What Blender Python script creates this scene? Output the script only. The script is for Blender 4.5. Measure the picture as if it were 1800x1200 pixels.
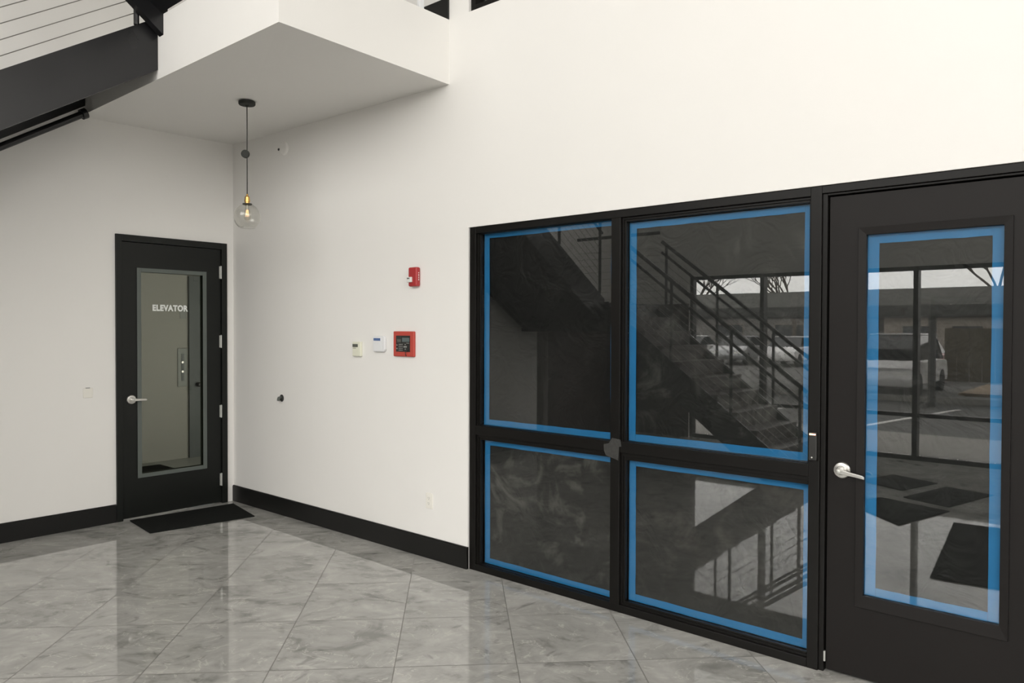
import bpy, bmesh, math, random
from mathutils import Vector, Matrix, Euler
random.seed(4)
S = bpy.context.scene
for o in list(bpy.data.objects): bpy.data.objects.remove(o)
C = S.collection

# ------------------------------------------------------------------ camera
cam_d = bpy.data.cameras.new('camera'); cam = bpy.data.objects.new('camera', cam_d); C.objects.link(cam)
cam_d.sensor_width = 36; cam_d.lens = 36*1321.24/1800; cam_d.clip_start = .05; cam_d.clip_end = 400
yaw, pit, rol = -.7116, -.01666, .00296
fw = Vector((math.cos(pit)*math.sin(yaw), math.cos(pit)*math.cos(yaw), math.sin(pit)))
ri = fw.cross(Vector((0,0,1))).normalized(); up = ri.cross(fw)
ri, up = ri*math.cos(rol)+up*math.sin(rol), up*math.cos(rol)-ri*math.sin(rol)
m3 = Matrix((ri, up, -fw)).transposed()
cam.matrix_world = Matrix.Translation((6.82148, -3.76499, 1.68019)) @ m3.to_4x4()
S.camera = cam

# ------------------------------------------------------------------ light
W = bpy.data.worlds.new('overcast_sky'); S.world = W; W.use_nodes = True
nt = W.node_tree; bg = nt.nodes['Background']
tc = nt.nodes.new('ShaderNodeTexCoord'); nz = nt.nodes.new('ShaderNodeTexNoise'); cr = nt.nodes.new('ShaderNodeValToRGB')
nz.inputs['Scale'].default_value = 2.2; nz.inputs['Detail'].default_value = 4
nt.links.new(tc.outputs['Generated'], nz.inputs['Vector']); nt.links.new(nz.outputs['Fac'], cr.inputs['Fac'])
cr.color_ramp.elements[0].position = .3; cr.color_ramp.elements[0].color = (.94,.93,.90,1)
cr.color_ramp.elements[1].position = .75; cr.color_ramp.elements[1].color = (1.0,.98,.945,1)
nt.links.new(cr.outputs['Color'], bg.inputs['Color']); bg.inputs['Strength'].default_value = 7.05
def portal(x0, x1, z0, z1, y):
    l = bpy.data.lights.new('window_portal','AREA'); l.shape='RECTANGLE'; l.size=x1-x0; l.size_y=z1-z0
    l.cycles.is_portal = True
    o = bpy.data.objects.new('window_portal', l); C.objects.link(o)
    o.location = ((x0+x1)/2, y, (z0+z1)/2); o.rotation_euler = (math.radians(90),0,0)   # faces the room (+y)
portal(1.27, 12, .1, 2.42, -6.86); portal(1.27, 12, 3.6, 6.3, -6.86)
l = bpy.data.lights.new('window_portal','AREA'); l.shape='RECTANGLE'; l.size=5.4; l.size_y=2.7; l.cycles.is_portal=True
o = bpy.data.objects.new('window_portal', l); C.objects.link(o); o.location=(11.97,-3.5,4.95); o.rotation_euler=(math.radians(90),0,math.radians(90))
vs = S.view_settings; vs.view_transform='Standard'; vs.look='None'; vs.exposure=0.0; vs.gamma=1; vs.use_curve_mapping=False

# ------------------------------------------------------------------ materials
def mat(name, col, rough=.5, metal=0, spec=.5, coat=0, emit=None, bump=0, bscale=200, var=0, vscale=3, rvar=0):
    m = bpy.data.materials.new(name); m.use_nodes=True; n=m.node_tree; b=n.nodes['Principled BSDF']
    b.inputs['Base Color'].default_value=(*col,1); b.inputs['Roughness'].default_value=rough
    b.inputs['Metallic'].default_value=metal; b.inputs['Specular IOR Level'].default_value=spec
    b.inputs['Coat Weight'].default_value=coat
    if emit: b.inputs['Emission Color'].default_value=(*emit[:3],1); b.inputs['Emission Strength'].default_value=emit[3]
    t=n.nodes.new('ShaderNodeTexCoord')
    z=n.nodes.new('ShaderNodeTexNoise'); z.inputs['Scale'].default_value=vscale; z.inputs['Detail'].default_value=5
    n.links.new(t.outputs['Object'], z.inputs['Vector'])
    mx=n.nodes.new('ShaderNodeMix'); mx.data_type='RGBA'
    v=var or .03
    mx.inputs['A'].default_value=(*[c*(1-v) for c in col],1); mx.inputs['B'].default_value=(*[min(1,c*(1+v)) for c in col],1)
    n.links.new(z.outputs['Fac'], mx.inputs['Factor']); n.links.new(mx.outputs['Result'], b.inputs['Base Color'])
    if rvar:
        mr=n.nodes.new('ShaderNodeMapRange'); mr.inputs['To Min'].default_value=max(0,rough-rvar); mr.inputs['To Max'].default_value=rough+rvar
        n.links.new(z.outputs['Fac'], mr.inputs['Value']); n.links.new(mr.outputs['Result'], b.inputs['Roughness'])
    if bump:
        z2=n.nodes.new('ShaderNodeTexNoise'); z2.inputs['Scale'].default_value=bscale; z2.inputs['Detail'].default_value=3
        n.links.new(t.outputs['Object'], z2.inputs['Vector'])
        bp=n.nodes.new('ShaderNodeBump'); bp.inputs['Strength'].default_value=bump; bp.inputs['Distance'].default_value=.002
        n.links.new(z2.outputs['Fac'], bp.inputs['Height']); n.links.new(bp.outputs['Normal'], b.inputs['Normal'])
    return m
def glass(name, tint=(1,1,1), f0=.055):
    m=bpy.data.materials.new(name); m.use_nodes=True; n=m.node_tree; n.nodes.clear()
    o=n.nodes.new('ShaderNodeOutputMaterial'); tr=n.nodes.new('ShaderNodeBsdfTransparent'); tr.inputs['Color'].default_value=(*tint,1)
    gl=n.nodes.new('ShaderNodeBsdfGlossy'); gl.inputs['Roughness'].default_value=0; gl.inputs['Color'].default_value=(1,1,1,1)
    lw=n.nodes.new('ShaderNodeLayerWeight'); lw.inputs['Blend'].default_value=.5
    pw=n.nodes.new('ShaderNodeMath'); pw.operation='POWER'; pw.inputs[1].default_value=5
    mr=n.nodes.new('ShaderNodeMapRange'); mr.inputs['To Min'].default_value=f0; mr.inputs['To Max'].default_value=1
    ms=n.nodes.new('ShaderNodeMixShader')
    n.links.new(lw.outputs['Facing'],pw.inputs[0]); n.links.new(pw.outputs[0],mr.inputs['Value']); n.links.new(mr.outputs['Result'],ms.inputs['Fac'])
    n.links.new(tr.outputs[0],ms.inputs[1]); n.links.new(gl.outputs[0],ms.inputs[2]); n.links.new(ms.outputs[0],o.inputs['Surface'])
    return m
M={}
M['wall']=mat('white_wall_paint',(.80,.788,.762),.55,spec=.3,bump=.12,bscale=260,var=.012)
M['soffit']=mat('soffit_paint',(.80,.788,.762),.6,spec=.3,bump=.1,bscale=260,var=.012)
M['black']=mat('black_satin_paint',(.0075,.0075,.007),.38,spec=.32,bump=.05,bscale=90,var=.2,rvar=.05)
M['frame']=mat('dark_bronze_aluminium',(.0065,.0060,.0053),.36,spec=.20,var=.2,rvar=.06)
M['doorleaf']=mat('black_painted_door',(.0085,.0072,.0066),.48,spec=.22,bump=.04,bscale=60,var=.15)
M['edoor']=mat('black_elevator_door_paint',(.006,.0072,.006),.42,spec=.3,bump=.04,bscale=60,var=.15)
M['liteframe']=mat('grey_green_lite_frame',(.10,.115,.105),.4,spec=.4)
M['steel']=mat('satin_nickel',(.62,.61,.58),.28,metal=1)
M['hinge']=mat('brushed_hinge_steel',(.55,.56,.53),.4,metal=.6)
M['tape']=mat('blue_masking_tape',(.013,.155,.36),.6,spec=.3,var=.12,vscale=6,bump=.2,bscale=150)
M['stair']=mat('black_painted_steel',(.008,.008,.009),.30,spec=.5,bump=.06,bscale=14,var=.3,rvar=.08)
M['tread']=mat('dark_stained_tread',(.040,.026,.022),.45,var=.4,vscale=12)
M['cable']=mat('stainless_cable',(.35,.34,.32),.35,metal=1)
M['mat']=mat('charcoal_door_mat',(.012,.013,.012),.95,spec=.1,bump=1,bscale=500,var=.5,vscale=200)
M['red']=mat('fire_red_plastic',(.37,.028,.030),.4)
M['redpanel']=mat('red_enclosure_paint',(.46,.060,.042),.45)
M['white_pl']=mat('white_plastic',(.74,.75,.76),.4)
M['cream_pl']=mat('cream_plastic',(.72,.72,.60),.45)
M['outlet']=mat('ivory_outlet_plastic',(.80,.78,.72),.35)
M['lcdblue']=mat('blue_lcd_screen',(.07,.13,.30),.25)
M['lcdgrey']=mat('grey_lcd_screen',(.085,.09,.075),.3)
M['blackpl']=mat('black_plastic',(.018,.018,.017),.35)
M['greypr']=mat('grey_print',(.32,.32,.30),.5)
M['lcdpanel']=mat('grey_green_panel_screen',(.10,.13,.13),.3)
M['lens']=mat('clear_strobe_lens',(.75,.75,.72),.08,coat=1)
M['brass']=mat('aged_brass',(.62,.38,.13),.3,metal=1)
M['cord']=mat('black_fabric_cord',(.02,.022,.018),.7)
M['letter']=mat('white_vinyl_letter',(.72,.74,.72),.5)
M['orange']=mat('orange_status_light',(.9,.4,.2),.4,emit=(1,.42,.22,6))
M['filament']=mat('warm_filament',(1,.6,.3),.4,emit=(1,.55,.22,2.2))
M['dust']=mat('dusty_grey_residue',(.030,.030,.028),.7,var=.5,vscale=60)
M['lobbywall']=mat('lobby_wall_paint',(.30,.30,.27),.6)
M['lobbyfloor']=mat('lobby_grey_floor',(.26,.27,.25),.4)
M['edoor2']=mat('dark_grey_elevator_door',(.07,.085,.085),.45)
M['callplate']=mat('grey_call_plate',(.13,.14,.13),.4,metal=.5)
M['asphalt']=mat('asphalt',(.085,.083,.080),.9,var=.3,vscale=2,bump=.5,bscale=60)
M['concrete']=mat('sidewalk_concrete',(.24,.23,.215),.9,var=.15,vscale=4)
M['paint_line']=mat('white_parking_line_paint',(.6,.6,.58),.8)
M['kerb']=mat('kerb_concrete',(.16,.155,.145),.9)
M['bldg']=mat('grey_stucco',(.22,.21,.20),.9,var=.1)
M['bldg_b']=mat('tan_stucco',(.26,.23,.20),.9,var=.1)
M['fascia']=mat('dark_metal_fascia',(.030,.030,.028),.6)
M['fascia2']=mat('grey_metal_fascia',(.14,.14,.13),.6)
M['shopglass']=mat('dark_shop_glass',(.02,.022,.025),.08)
M['fence']=mat('brown_board_fence',(.06,.05,.032),.85,var=.3,vscale=8)
M['bark']=mat('grey_bark',(.09,.07,.055),.9,var=.3,vscale=20)
M['dirt']=mat('dry_verge_soil',(.22,.17,.12),.95,var=.3,vscale=5)
M['car_w']=mat('white_car_paint',(.65,.65,.65),.25,coat=.6)
M['car_s']=mat('silver_car_paint',(.35,.36,.37),.3,metal=.5,coat=.6)
M['car_r']=mat('dark_red_car_paint',(.28,.03,.03),.3,coat=.6)
M['tyre']=mat('tyre_rubber',(.015,.015,.015),.8)
M['carlamp']=mat('tail_lamp_red',(.5,.02,.02),.2)
M['glass']=glass('clear_window_glass',(.97,.98,.97),.052)
M['frontglass']=glass('storefront_glass',(.97,.965,.96),.04)
M['dglass']=glass('tinted_door_glass',(.60,.60,.56),.012)
M['globe']=glass('clear_globe_glass',(.97,.97,.96),.03)
M['bulb']=glass('clear_bulb_glass',(.93,.92,.88),.05)

def backing(name, base, smear, amt, seed):
    m=bpy.data.materials.new(name); m.use_nodes=True; n=m.node_tree; b=n.nodes['Principled BSDF']
    t=n.nodes.new('ShaderNodeTexCoord'); mp=n.nodes.new('ShaderNodeMapping'); mp.inputs['Location'].default_value=(seed,seed*.7,seed*1.3)
    n.links.new(t.outputs['Object'],mp.inputs['Vector'])
    a=n.nodes.new('ShaderNodeTexNoise'); a.inputs['Scale'].default_value=3.2; a.inputs['Detail'].default_value=9; a.inputs['Roughness'].default_value=.62; a.inputs['Distortion'].default_value=1.6
    n.links.new(mp.outputs[0],a.inputs['Vector'])
    r=n.nodes.new('ShaderNodeValToRGB'); r.color_ramp.elements[0].position=.50; r.color_ramp.elements[0].color=(0,0,0,1)
    r.color_ramp.elements[1].position=.78; r.color_ramp.elements[1].color=(amt,amt,amt,1)
    n.links.new(a.outputs['Fac'],r.inputs['Fac'])
    mx=n.nodes.new('ShaderNodeMix'); mx.data_type='RGBA'; mx.inputs['A'].default_value=(*base,1); mx.inputs['B'].default_value=(*smear,1)
    n.links.new(r.outputs['Color'],mx.inputs['Factor']); n.links.new(mx.outputs['Result'],b.inputs['Base Color'])
    b.inputs['Roughness'].default_value=.55; b.inputs['Specular IOR Level'].default_value=.2
    w=n.nodes.new('ShaderNodeTexNoise'); w.inputs['Scale'].default_value=5; w.inputs['Distortion'].default_value=2.5
    n.links.new(mp.outputs[0],w.inputs['Vector'])
    bp=n.nodes.new('ShaderNodeBump'); bp.inputs['Strength'].default_value=.5; bp.inputs['Distance'].default_value=.02
    n.links.new(w.outputs['Fac'],bp.inputs['Height']); n.links.new(bp.outputs['Normal'],b.inputs['Normal'])
    return m
M['film_a']=backing('black_film_clean',(.006,.006,.006),(.02,.02,.019),.6,2)
M['film_b']=backing('black_film_wrinkled',(.012,.012,.012),(.07,.07,.065),.8,5)
M['film_c']=backing('black_film_smeared',(.015,.015,.0145),(.13,.125,.115),.9,9)
M['film_d']=backing('black_film_dull',(.013,.013,.0125),(.07,.065,.06),.7,14)

def floor_mat():
    m=bpy.data.materials.new('polished_grey_marble_tile'); m.use_nodes=True; n=m.node_tree; b=n.nodes['Principled BSDF']
    L=n.links.new
    def math_(op,a,b_=None,c=None):
        k=n.nodes.new('ShaderNodeMath'); k.operation=op
        for i,v in enumerate((a,b_,c)):
            if v is None: continue
            if isinstance(v,(int,float)): k.inputs[i].default_value=v
            else: L(v,k.inputs[i])
        return k.outputs[0]
    g=n.nodes.new('ShaderNodeNewGeometry'); sp=n.nodes.new('ShaderNodeSeparateXYZ'); L(g.outputs['Position'],sp.inputs[0])
    x,y=sp.outputs[0],sp.outputs[1]
    u=math_('ADD',math_('MULTIPLY',math_('ADD',x,y),1/.862),-.0464+40)
    v=math_('ADD',math_('MULTIPLY',math_('SUBTRACT',x,y),1/.89),-2.955+40)
    def line(c,w):
        f=math_('FRACT',c); d=math_('MINIMUM',f,math_('SUBTRACT',1,f)); return math_('LESS_THAN',d,w)
    grout=math_('MAXIMUM',line(u,.0042),line(v,.0048))
    fu,fv=math_('FLOOR',u),math_('FLOOR',v)
    cb=n.nodes.new('ShaderNodeCombineXYZ'); L(fu,cb.inputs[0]); L(fv,cb.inputs[1])
    wn=n.nodes.new('ShaderNodeTexWhiteNoise'); wn.noise_dimensions='3D'; L(cb.outputs[0],wn.inputs['Vector'])
    sc=n.nodes.new('ShaderNodeVectorMath'); sc.operation='SCALE'; L(wn.outputs['Color'],sc.inputs[0]); sc.inputs['Scale'].default_value=23
    cu=n.nodes.new('ShaderNodeCombineXYZ'); L(math_('MULTIPLY',u,.70),cu.inputs[0]); L(math_('MULTIPLY',v,1.0),cu.inputs[1])
    av=n.nodes.new('ShaderNodeVectorMath'); av.operation='ADD'; L(cu.outputs[0],av.inputs[0]); L(sc.outputs[0],av.inputs[1])
    def noise(scale,det,dist,ro=.55):
        k=n.nodes.new('ShaderNodeTexNoise'); k.inputs['Scale'].default_value=scale; k.inputs['Detail'].default_value=det
        k.inputs['Distortion'].default_value=dist; k.inputs['Roughness'].default_value=ro; L(av.outputs[0],k.inputs['Vector']); return k.outputs['Fac']
    n1=noise(1.5,8,1.3,.58); n2=noise(2.9,8,2.4,.62)
    mixn=math_('ADD',math_('MULTIPLY',n1,.6),math_('MULTIPLY',n2,.4))
    r=n.nodes.new('ShaderNodeValToRGB'); L(mixn,r.inputs['Fac']); e=r.color_ramp.elements
    e[0].position=.36; e[0].color=(.222,.22,.206,1); e[1].position=.66; e[1].color=(.49,.482,.458,1)
    k=e.new(.45); k.color=(.345,.341,.322,1); k=e.new(.54); k.color=(.405,.399,.378,1)
    # thin light veins and darker patches with a sharp side
    vn=math_('ABSOLUTE',math_('SUBTRACT',noise(1.6,5,2.6),.5)); vein=math_('SUBTRACT',1,math_('MINIMUM',1,math_('MULTIPLY',vn,70)))
    vmask=math_('MULTIPLY',vein,math_('GREATER_THAN',n2,.5))
    rr=n.nodes.new('ShaderNodeMapRange'); L(noise(1.9,4,3.2,.55),rr.inputs['Value']); rr.inputs['From Min'].default_value=.30; rr.inputs['From Max'].default_value=.40; rr.inputs['To Min'].default_value=.67
    mx0=n.nodes.new('ShaderNodeMix'); mx0.data_type='RGBA'; mx0.blend_type='MULTIPLY'; mx0.inputs['Factor'].default_value=1
    cc=n.nodes.new('ShaderNodeCombineColor'); [L(rr.outputs[0],cc.inputs[i]) for i in range(3)]
    L(r.outputs['Color'],mx0.inputs['A']); L(cc.outputs[0],mx0.inputs['B'])
    mx=n.nodes.new('ShaderNodeMix'); mx.data_type='RGBA'; L(math_('MULTIPLY',vmask,.6),mx.inputs['Factor']); L(mx0.outputs['Result'],mx.inputs['A']); mx.inputs['B'].default_value=(.58,.565,.52,1)
    mg=n.nodes.new('ShaderNodeMix'); mg.data_type='RGBA'; L(math_('MULTIPLY',grout,.65),mg.inputs['Factor']); L(mx.outputs['Result'],mg.inputs['A']); mg.inputs['B'].default_value=(.07,.065,.055,1)
    L(mg.outputs['Result'],b.inputs['Base Color'])
    b.inputs['Roughness'].default_value=.02; b.inputs['Specular IOR Level'].default_value=.5
    L(math_('ADD',math_('MULTIPLY',grout,.4),.02),b.inputs['Roughness'])
    nb=n.nodes.new('ShaderNodeTexNoise'); nb.inputs['Scale'].default_value=1.2; L(g.outputs['Position'],nb.inputs['Vector'])
    bp=n.nodes.new('ShaderNodeBump'); bp.inputs['Strength'].default_value=.015; bp.inputs['Distance'].default_value=.01; L(nb.outputs['Fac'],bp.inputs['Height']); L(bp.outputs['Normal'],b.inputs['Normal'])
    return m
M['floor']=floor_mat()

# ------------------------------------------------------------------ mesh helpers
def box(bm,x0,x1,y0,y1,z0,z1):
    c=Vector(((x0+x1)/2,(y0+y1)/2,(z0+z1)/2)); mt=Matrix.Translation(c)@Matrix.Diagonal((abs(x1-x0),abs(y1-y0),abs(z1-z0),1))
    return bmesh.ops.create_cube(bm,size=1,matrix=mt)['verts']
def prism(bm,pts,axis,a,b):
    """outline of 2-D points extruded along an axis; pts in the two other axes, in order"""
    def P(p,t): return {0:(t,p[0],p[1]),1:(p[0],t,p[1]),2:(p[0],p[1],t)}[axis]
    va=[bm.verts.new(P(p,a)) for p in pts]; vb=[bm.verts.new(P(p,b)) for p in pts]
    bm.faces.new(va); bm.faces.new(vb[::-1]); k=len(pts)
    for i in range(k): bm.faces.new((va[i],vb[i],vb[(i+1)%k],va[(i+1)%k]))
def tube(bm,pts,r,n=10,cap=True):
    rings=[]; pts=[Vector(p) for p in pts]
    for i,p in enumerate(pts):
        d=(pts[min(i+1,len(pts)-1)]-pts[max(i-1,0)]).normalized()
        a=d.cross(Vector((0,0,1)) if abs(d.z)<.95 else Vector((1,0,0))).normalized(); c=d.cross(a)
        rr=r[i] if isinstance(r,(list,tuple)) else r
        rings.append([bm.verts.new(p+a*rr*math.cos(2*math.pi*k/n)+c*rr*math.sin(2*math.pi*k/n)) for k in range(n)])
    for A,B in zip(rings,rings[1:]):
        for k in range(n): bm.faces.new((A[k],A[(k+1)%n],B[(k+1)%n],B[k]))
    if cap: bm.faces.new(rings[0][::-1]); bm.faces.new(rings[-1])
def lathe(bm,prof,n=32,axis='Z',loc=(0,0,0)):
    """prof: (radius, height) pairs revolved about an axis through loc"""
    rings=[]
    for r,h in prof:
        ring=[]
        for k in range(n if r>1e-6 else 1):
            a=2*math.pi*k/n; p={'Z':(r*math.cos(a),r*math.sin(a),h),'Y':(r*math.cos(a),h,r*math.sin(a)),'X':(h,r*math.cos(a),r*math.sin(a))}[axis]
            ring.append(bm.verts.new(Vector(p)+Vector(loc)))
        rings.append(ring)
    for A,B in zip(rings,rings[1:]):
        for k in range(n):
            q=[A[k%len(A)],A[(k+1)%len(A)],B[(k+1)%len(B)],B[k%len(B)]]; f=[]
            for v in q:
                if v not in f: f.append(v)
            if len(f)>2: bm.faces.new(f)
def obj(name,bm,m,parent=None,bev=0,smooth=False,seg=2,**kw):
    bmesh.ops.recalc_face_normals(bm,faces=bm.faces)
    me=bpy.data.meshes.new(name); bm.to_mesh(me); bm.free(); me.materials.append(M[m] if isinstance(m,str) else m)
    o=bpy.data.objects.new(name,me); C.objects.link(o)
    if parent is not None: o.parent=parent; o.matrix_parent_inverse=root_of(parent)
    if smooth:
        for p in me.polygons: p.use_smooth=True
    if bev:
        b=o.modifiers.new('bevel','BEVEL'); b.width=bev; b.segments=seg; b.limit_method='ANGLE'
    for k,v in kw.items(): o[k]=v
    return o
def root_of(p):
    # the parts' meshes are written in world coordinates: undo the whole chain above them
    m=Matrix.Identity(4); 
    chain=[]; q=p
    while q is not None: chain.append(q); q=q.parent
    w=Matrix.Identity(4)
    for q in reversed(chain): w=w@q.matrix_parent_inverse@q.matrix_basis
    return w.inverted()
def NB(): return bmesh.new()
def bx(*a):
    bm=NB(); box(bm,*a); return bm
def thing(name,label,cat,loc=(0,0,0),group=None,kind=None):
    o=bpy.data.objects.new(name,None); C.objects.link(o); o.location=loc; o.empty_display_size=.1
    tag(o,label,cat,group,kind); return o
def tag(o,label,cat,group=None,kind=None):
    o['label']=label; o['category']=cat
    if group: o['group']=group
    if kind: o['kind']=kind
    return o
def struct(name,bm,m,label,cat,**k): return tag(obj(name,bm,m,**k),label,cat,kind='structure')

# ------------------------------------------------------------------ room shell
XR=12.0; YB=-6.9; ZC=7.0
struct('floor',bx(-.15,XR,YB+.1,.25,-.08,0),'floor','polished grey marble tile floor laid diagonally across the lobby','floor')
bm=NB()   # left wall, with the elevator doorway
box(bm,-.15,0,YB-.1,-1.09,0,ZC); box(bm,-.15,0,-.075,0,0,ZC); box(bm,-.15,0,-1.09,-.075,2.488,ZC)
struct('wall_left',bm,'wall','white wall on the left around the ELEVATOR door','wall')
bm=NB()   # back wall with the interior storefront opening and the upper window opening
X0,X1,ZT=3.172,6.62,2.384
box(bm,-.15,X0,0,.2,0,ZC); box(bm,X0,X1,0,.2,ZT,3.87); box(bm,X1,XR,0,.2,0,3.87); box(bm,X0,XR,0,.2,5.9,ZC); box(bm,8.4,XR,0,.2,3.87,5.9)
struct('wall_back',bm,'wall','white wall with the fire alarm panel and the black framed interior windows','wall')
bm=NB(); box(bm,XR,XR+.15,YB-.1,.2,0,3.55); box(bm,XR,XR+.15,YB-.1,.2,6.35,ZC); box(bm,XR,XR+.15,YB-.1,-6.25,3.55,6.35); box(bm,XR,XR+.15,-.75,.2,3.55,6.35)
struct('wall_right',bm,'wall','white wall at the far right end of the lobby','wall')
bm=NB()
box(bm,-.15,1.25,YB-.1,YB+.1,0,ZC); box(bm,1.25,XR,YB-.1,YB+.1,2.5,3.55); box(bm,1.25,XR,YB-.1,YB+.1,6.35,ZC)
struct('wall_front',bm,'wall','white wall above the street windows, seen mirrored in the glass','wall')
struct('ceiling',bx(-.15,XR+.15,YB-.1,.2,ZC,ZC+.12),'wall','white main ceiling high above the lobby','ceiling')
bm=NB(); box(bm,2.9,8.6,1.6,1.75,0,6.2); box(bm,2.9,3.05,.2,1.6,0,6.2); box(bm,8.45,8.6,.2,1.6,0,6.2); box(bm,3.05,8.45,.2,1.6,6.05,6.2); box(bm,3.05,8.45,.2,1.6,3.6,3.75); box(bm,3.05,8.45,.25,1.6,-.08,0)  # added unseen black box, stops sky light leaking round the frames
struct('wall_light_block',bm,'film_a','black box added behind the taped interior windows to block stray light','wall')
struct('trim_2',bx(0,.02,YB+.1,-4.80,0,1.64),'tread','dark brown sheet on the left wall under the stair landing','trim')  # thin dark brown sheet over the left wall below the landing
struct('trim_1',bx(0.02,1.25,YB+.1,YB+.125,0,2.08),'tread','dark brown wall panelling beside the street windows under the stair landing','trim')
# balcony box: soffit + fascias (drywall), slightly out of true like the real one
bm=NB()
lo=[(0,0,3.452),(2.978,0,3.412),(2.978,-1.36,3.433),(0,-1.36,3.435)]
vb=[bm.verts.new((x,y,z)) for x,y,z in lo]; vt=[bm.verts.new((x,y,3.868)) for x,y,z in lo]
bm.faces.new(vb); bm.faces.new(vt[::-1])
for i in range(4): bm.faces.new((vb[i],vb[(i+1)%4],vt[(i+1)%4],vt[i]))
struct('ceiling_soffit',bm,'soffit','white boxed balcony soffit over the elevator corner','soffit')
def baseboard(name,segs,label):
    bm=NB()
    for s in segs:
        x0,x1,y0,y1,d=s
        box(bm,x0,x1,y0,y1,0,.148)
        if d=='y': box(bm,x0,x1,y0+.004,y1,.1482,.155)
        else: box(bm,x0,x1-.004,y0,y1,.1482,.155)
    return struct(name,bm,'black',label,'baseboard',bev=.002)
baseboard('baseboard_back',[(.0,3.175,-.016,.006,'y')],'tall black baseboard under the white wall with the fire alarm panel')
baseboard('baseboard_left',[(0,.016,YB+.1,-1.095,'x')],'tall black baseboard left of the ELEVATOR door')
baseboard('baseboard_upper',[(1.9,2.98,-.016,0,'y')],'black baseboard on the upper floor above the balcony edge').location=(0,0,3.868)

# ------------------------------------------------------------------ elevator door (door_1)
D=thing('door_1','black ELEVATOR door with a tall glass panel in the left wall','door',(0,-.58,0),kind='structure')
bm=NB()
FX=.022
box(bm,-.12,FX,-1.091,-1.041,0,2.49); box(bm,-.12,FX,-.128,-.075,0,2.49); box(bm,-.12,FX,-1.041,-.128,2.432,2.49)
box(bm,-.12,-.058,-1.041,-1.025,0,2.432); box(bm,-.12,-.058,-.144,-.128,0,2.432); box(bm,-.12,-.058,-1.041,-.128,2.418,2.432)
obj('door_frame',bm,'edoor',D,.002)
bm=NB()   # leaf around the lite
lx0,lx1=-.045,.0
GO=(-.911,-.274,.353,2.209)
box(bm,lx0,lx1,-1.037,GO[0]+.01,.012,2.428); box(bm,lx0,lx1,GO[1]-.01,-.132,.012,2.428)
box(bm,lx0,lx1,GO[0]+.01,GO[1]-.01,.012,GO[2]+.01); box(bm,lx0,lx1,GO[0]+.01,GO[1]-.01,GO[3]-.01,2.428)
leaf=obj('door_leaf',bm,'edoor',D)
bm=NB(); a,b,c,d=GO; w=.036
for X in ((-.052,-.045),(0,.008)):
    box(bm,*X,a,a+w,c,d); box(bm,*X,b-w,b,c,d); box(bm,*X,a+w,b-w,c,c+w); box(bm,*X,a+w,b-w,d-w,d)
obj('glass_frame',bm,'liteframe',D,.002)
obj('glass_pane',bx(-.026,-.020,a+.012,b-.012,c+.012,d-.012),'dglass',D)
tx=bpy.data.curves.new('elevator_text','FONT'); tx.body='ELEVATOR'; tx.size=.075; tx.offset=.0037; tx.extrude=.0004; tx.space_character=1.12
to=bpy.data.objects.new('t',tx); C.objects.link(to); bpy.context.view_layer.update()
me=bpy.data.meshes.new_from_object(to.evaluated_get(bpy.context.evaluated_depsgraph_get())); bpy.data.objects.remove(to)
xs=[v.co.x for v in me.vertices]; ys=[v.co.y for v in me.vertices]
for v in me.vertices:
    x,y,z=v.co; u=(x-min(xs))/(max(xs)-min(xs)); h=(y-min(ys))/(max(ys)-min(ys))
    v.co=(-.0195+z,-.765+u*.324,1.832+h*.058)
me.materials.append(M['letter']); o=bpy.data.objects.new('lettering',me); C.objects.link(o); o.parent=D; o.matrix_parent_inverse=root_of(D); o['label']='white ELEVATOR lettering'
for z in (2.212,1.552,.884,.228):
    bm=NB(); lathe(bm,[(0,z-.062),(.0075,z-.06),(.0075,z+.06),(0,z+.062)],12,'Z',(.0085,-.130,0)); box(bm,-.001,.004,-.146,-.122,z-.058,z+.058)
    obj('hinge',bm,'hinge',D,label='silver hinge')
def lever(parent,o,n,along,length,drop):
    """rose + neck + lever; o = centre on the leaf face, n = outward, along = lever direction"""
    o=Vector(o); n=Vector(n); al=Vector(along); ax='X' if abs(n.x)>.5 else 'Y'; sg=n.x if ax=='X' else n.y
    bm=NB(); lathe(bm,[(0,0),(.041,0),(.041,sg*.006),(.036,sg*.012),(.022,sg*.014),(.020,sg*.020),(0,sg*.020)],32,ax,o)
    h=obj('handle',bm,'steel',parent,smooth=False,bev=.001)
    bm=NB(); tube(bm,[o+n*.014,o+n*.045,o+n*.052],[.011,.011,.009],14)
    p=[o+n*.048+al*t for t in (-.012,0,.03,.07,length-.012,length)]
    for i,q in enumerate(p): q.z-=drop*max(0,(i-1))/4
    # flattened bar
    prof=[]
    for i,q in enumerate(p):
        hh=(.0095,.0125,.0105,.009,.0085,.006)[i]; tt=.0055
        prof.append([bm.verts.new(q+n*s1*tt+Vector((0,0,1))*s2*hh) for s1,s2 in ((-1,-1),(1,-1),(1,1),(-1,1))])
    for A,B in zip(prof,prof[1:]):
        for k in range(4): bm.faces.new((A[k],A[(k+1)%4],B[(k+1)%4],B[k]))
    bm.faces.new(prof[0][::-1]); bm.faces.new(prof[-1])
    l=obj('lever',bm,'steel',h,.0025,seg=3)
    bm=NB(); lathe(bm,[(0,0),(.0075,0),(.0075,sg*.004),(.004,sg*.005),(0,sg*.005)],16,ax,o+n*.0535)
    obj('lock_cylinder',bm,'hinge',h)
lever(D,(0,-.962,1.052),(1,0,0),(0,1,0),.115,.006)
obj('latch_plate',bx(-.001,.0008,-1.0405,-1.0365,1.01,1.10),'hinge',D)

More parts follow.
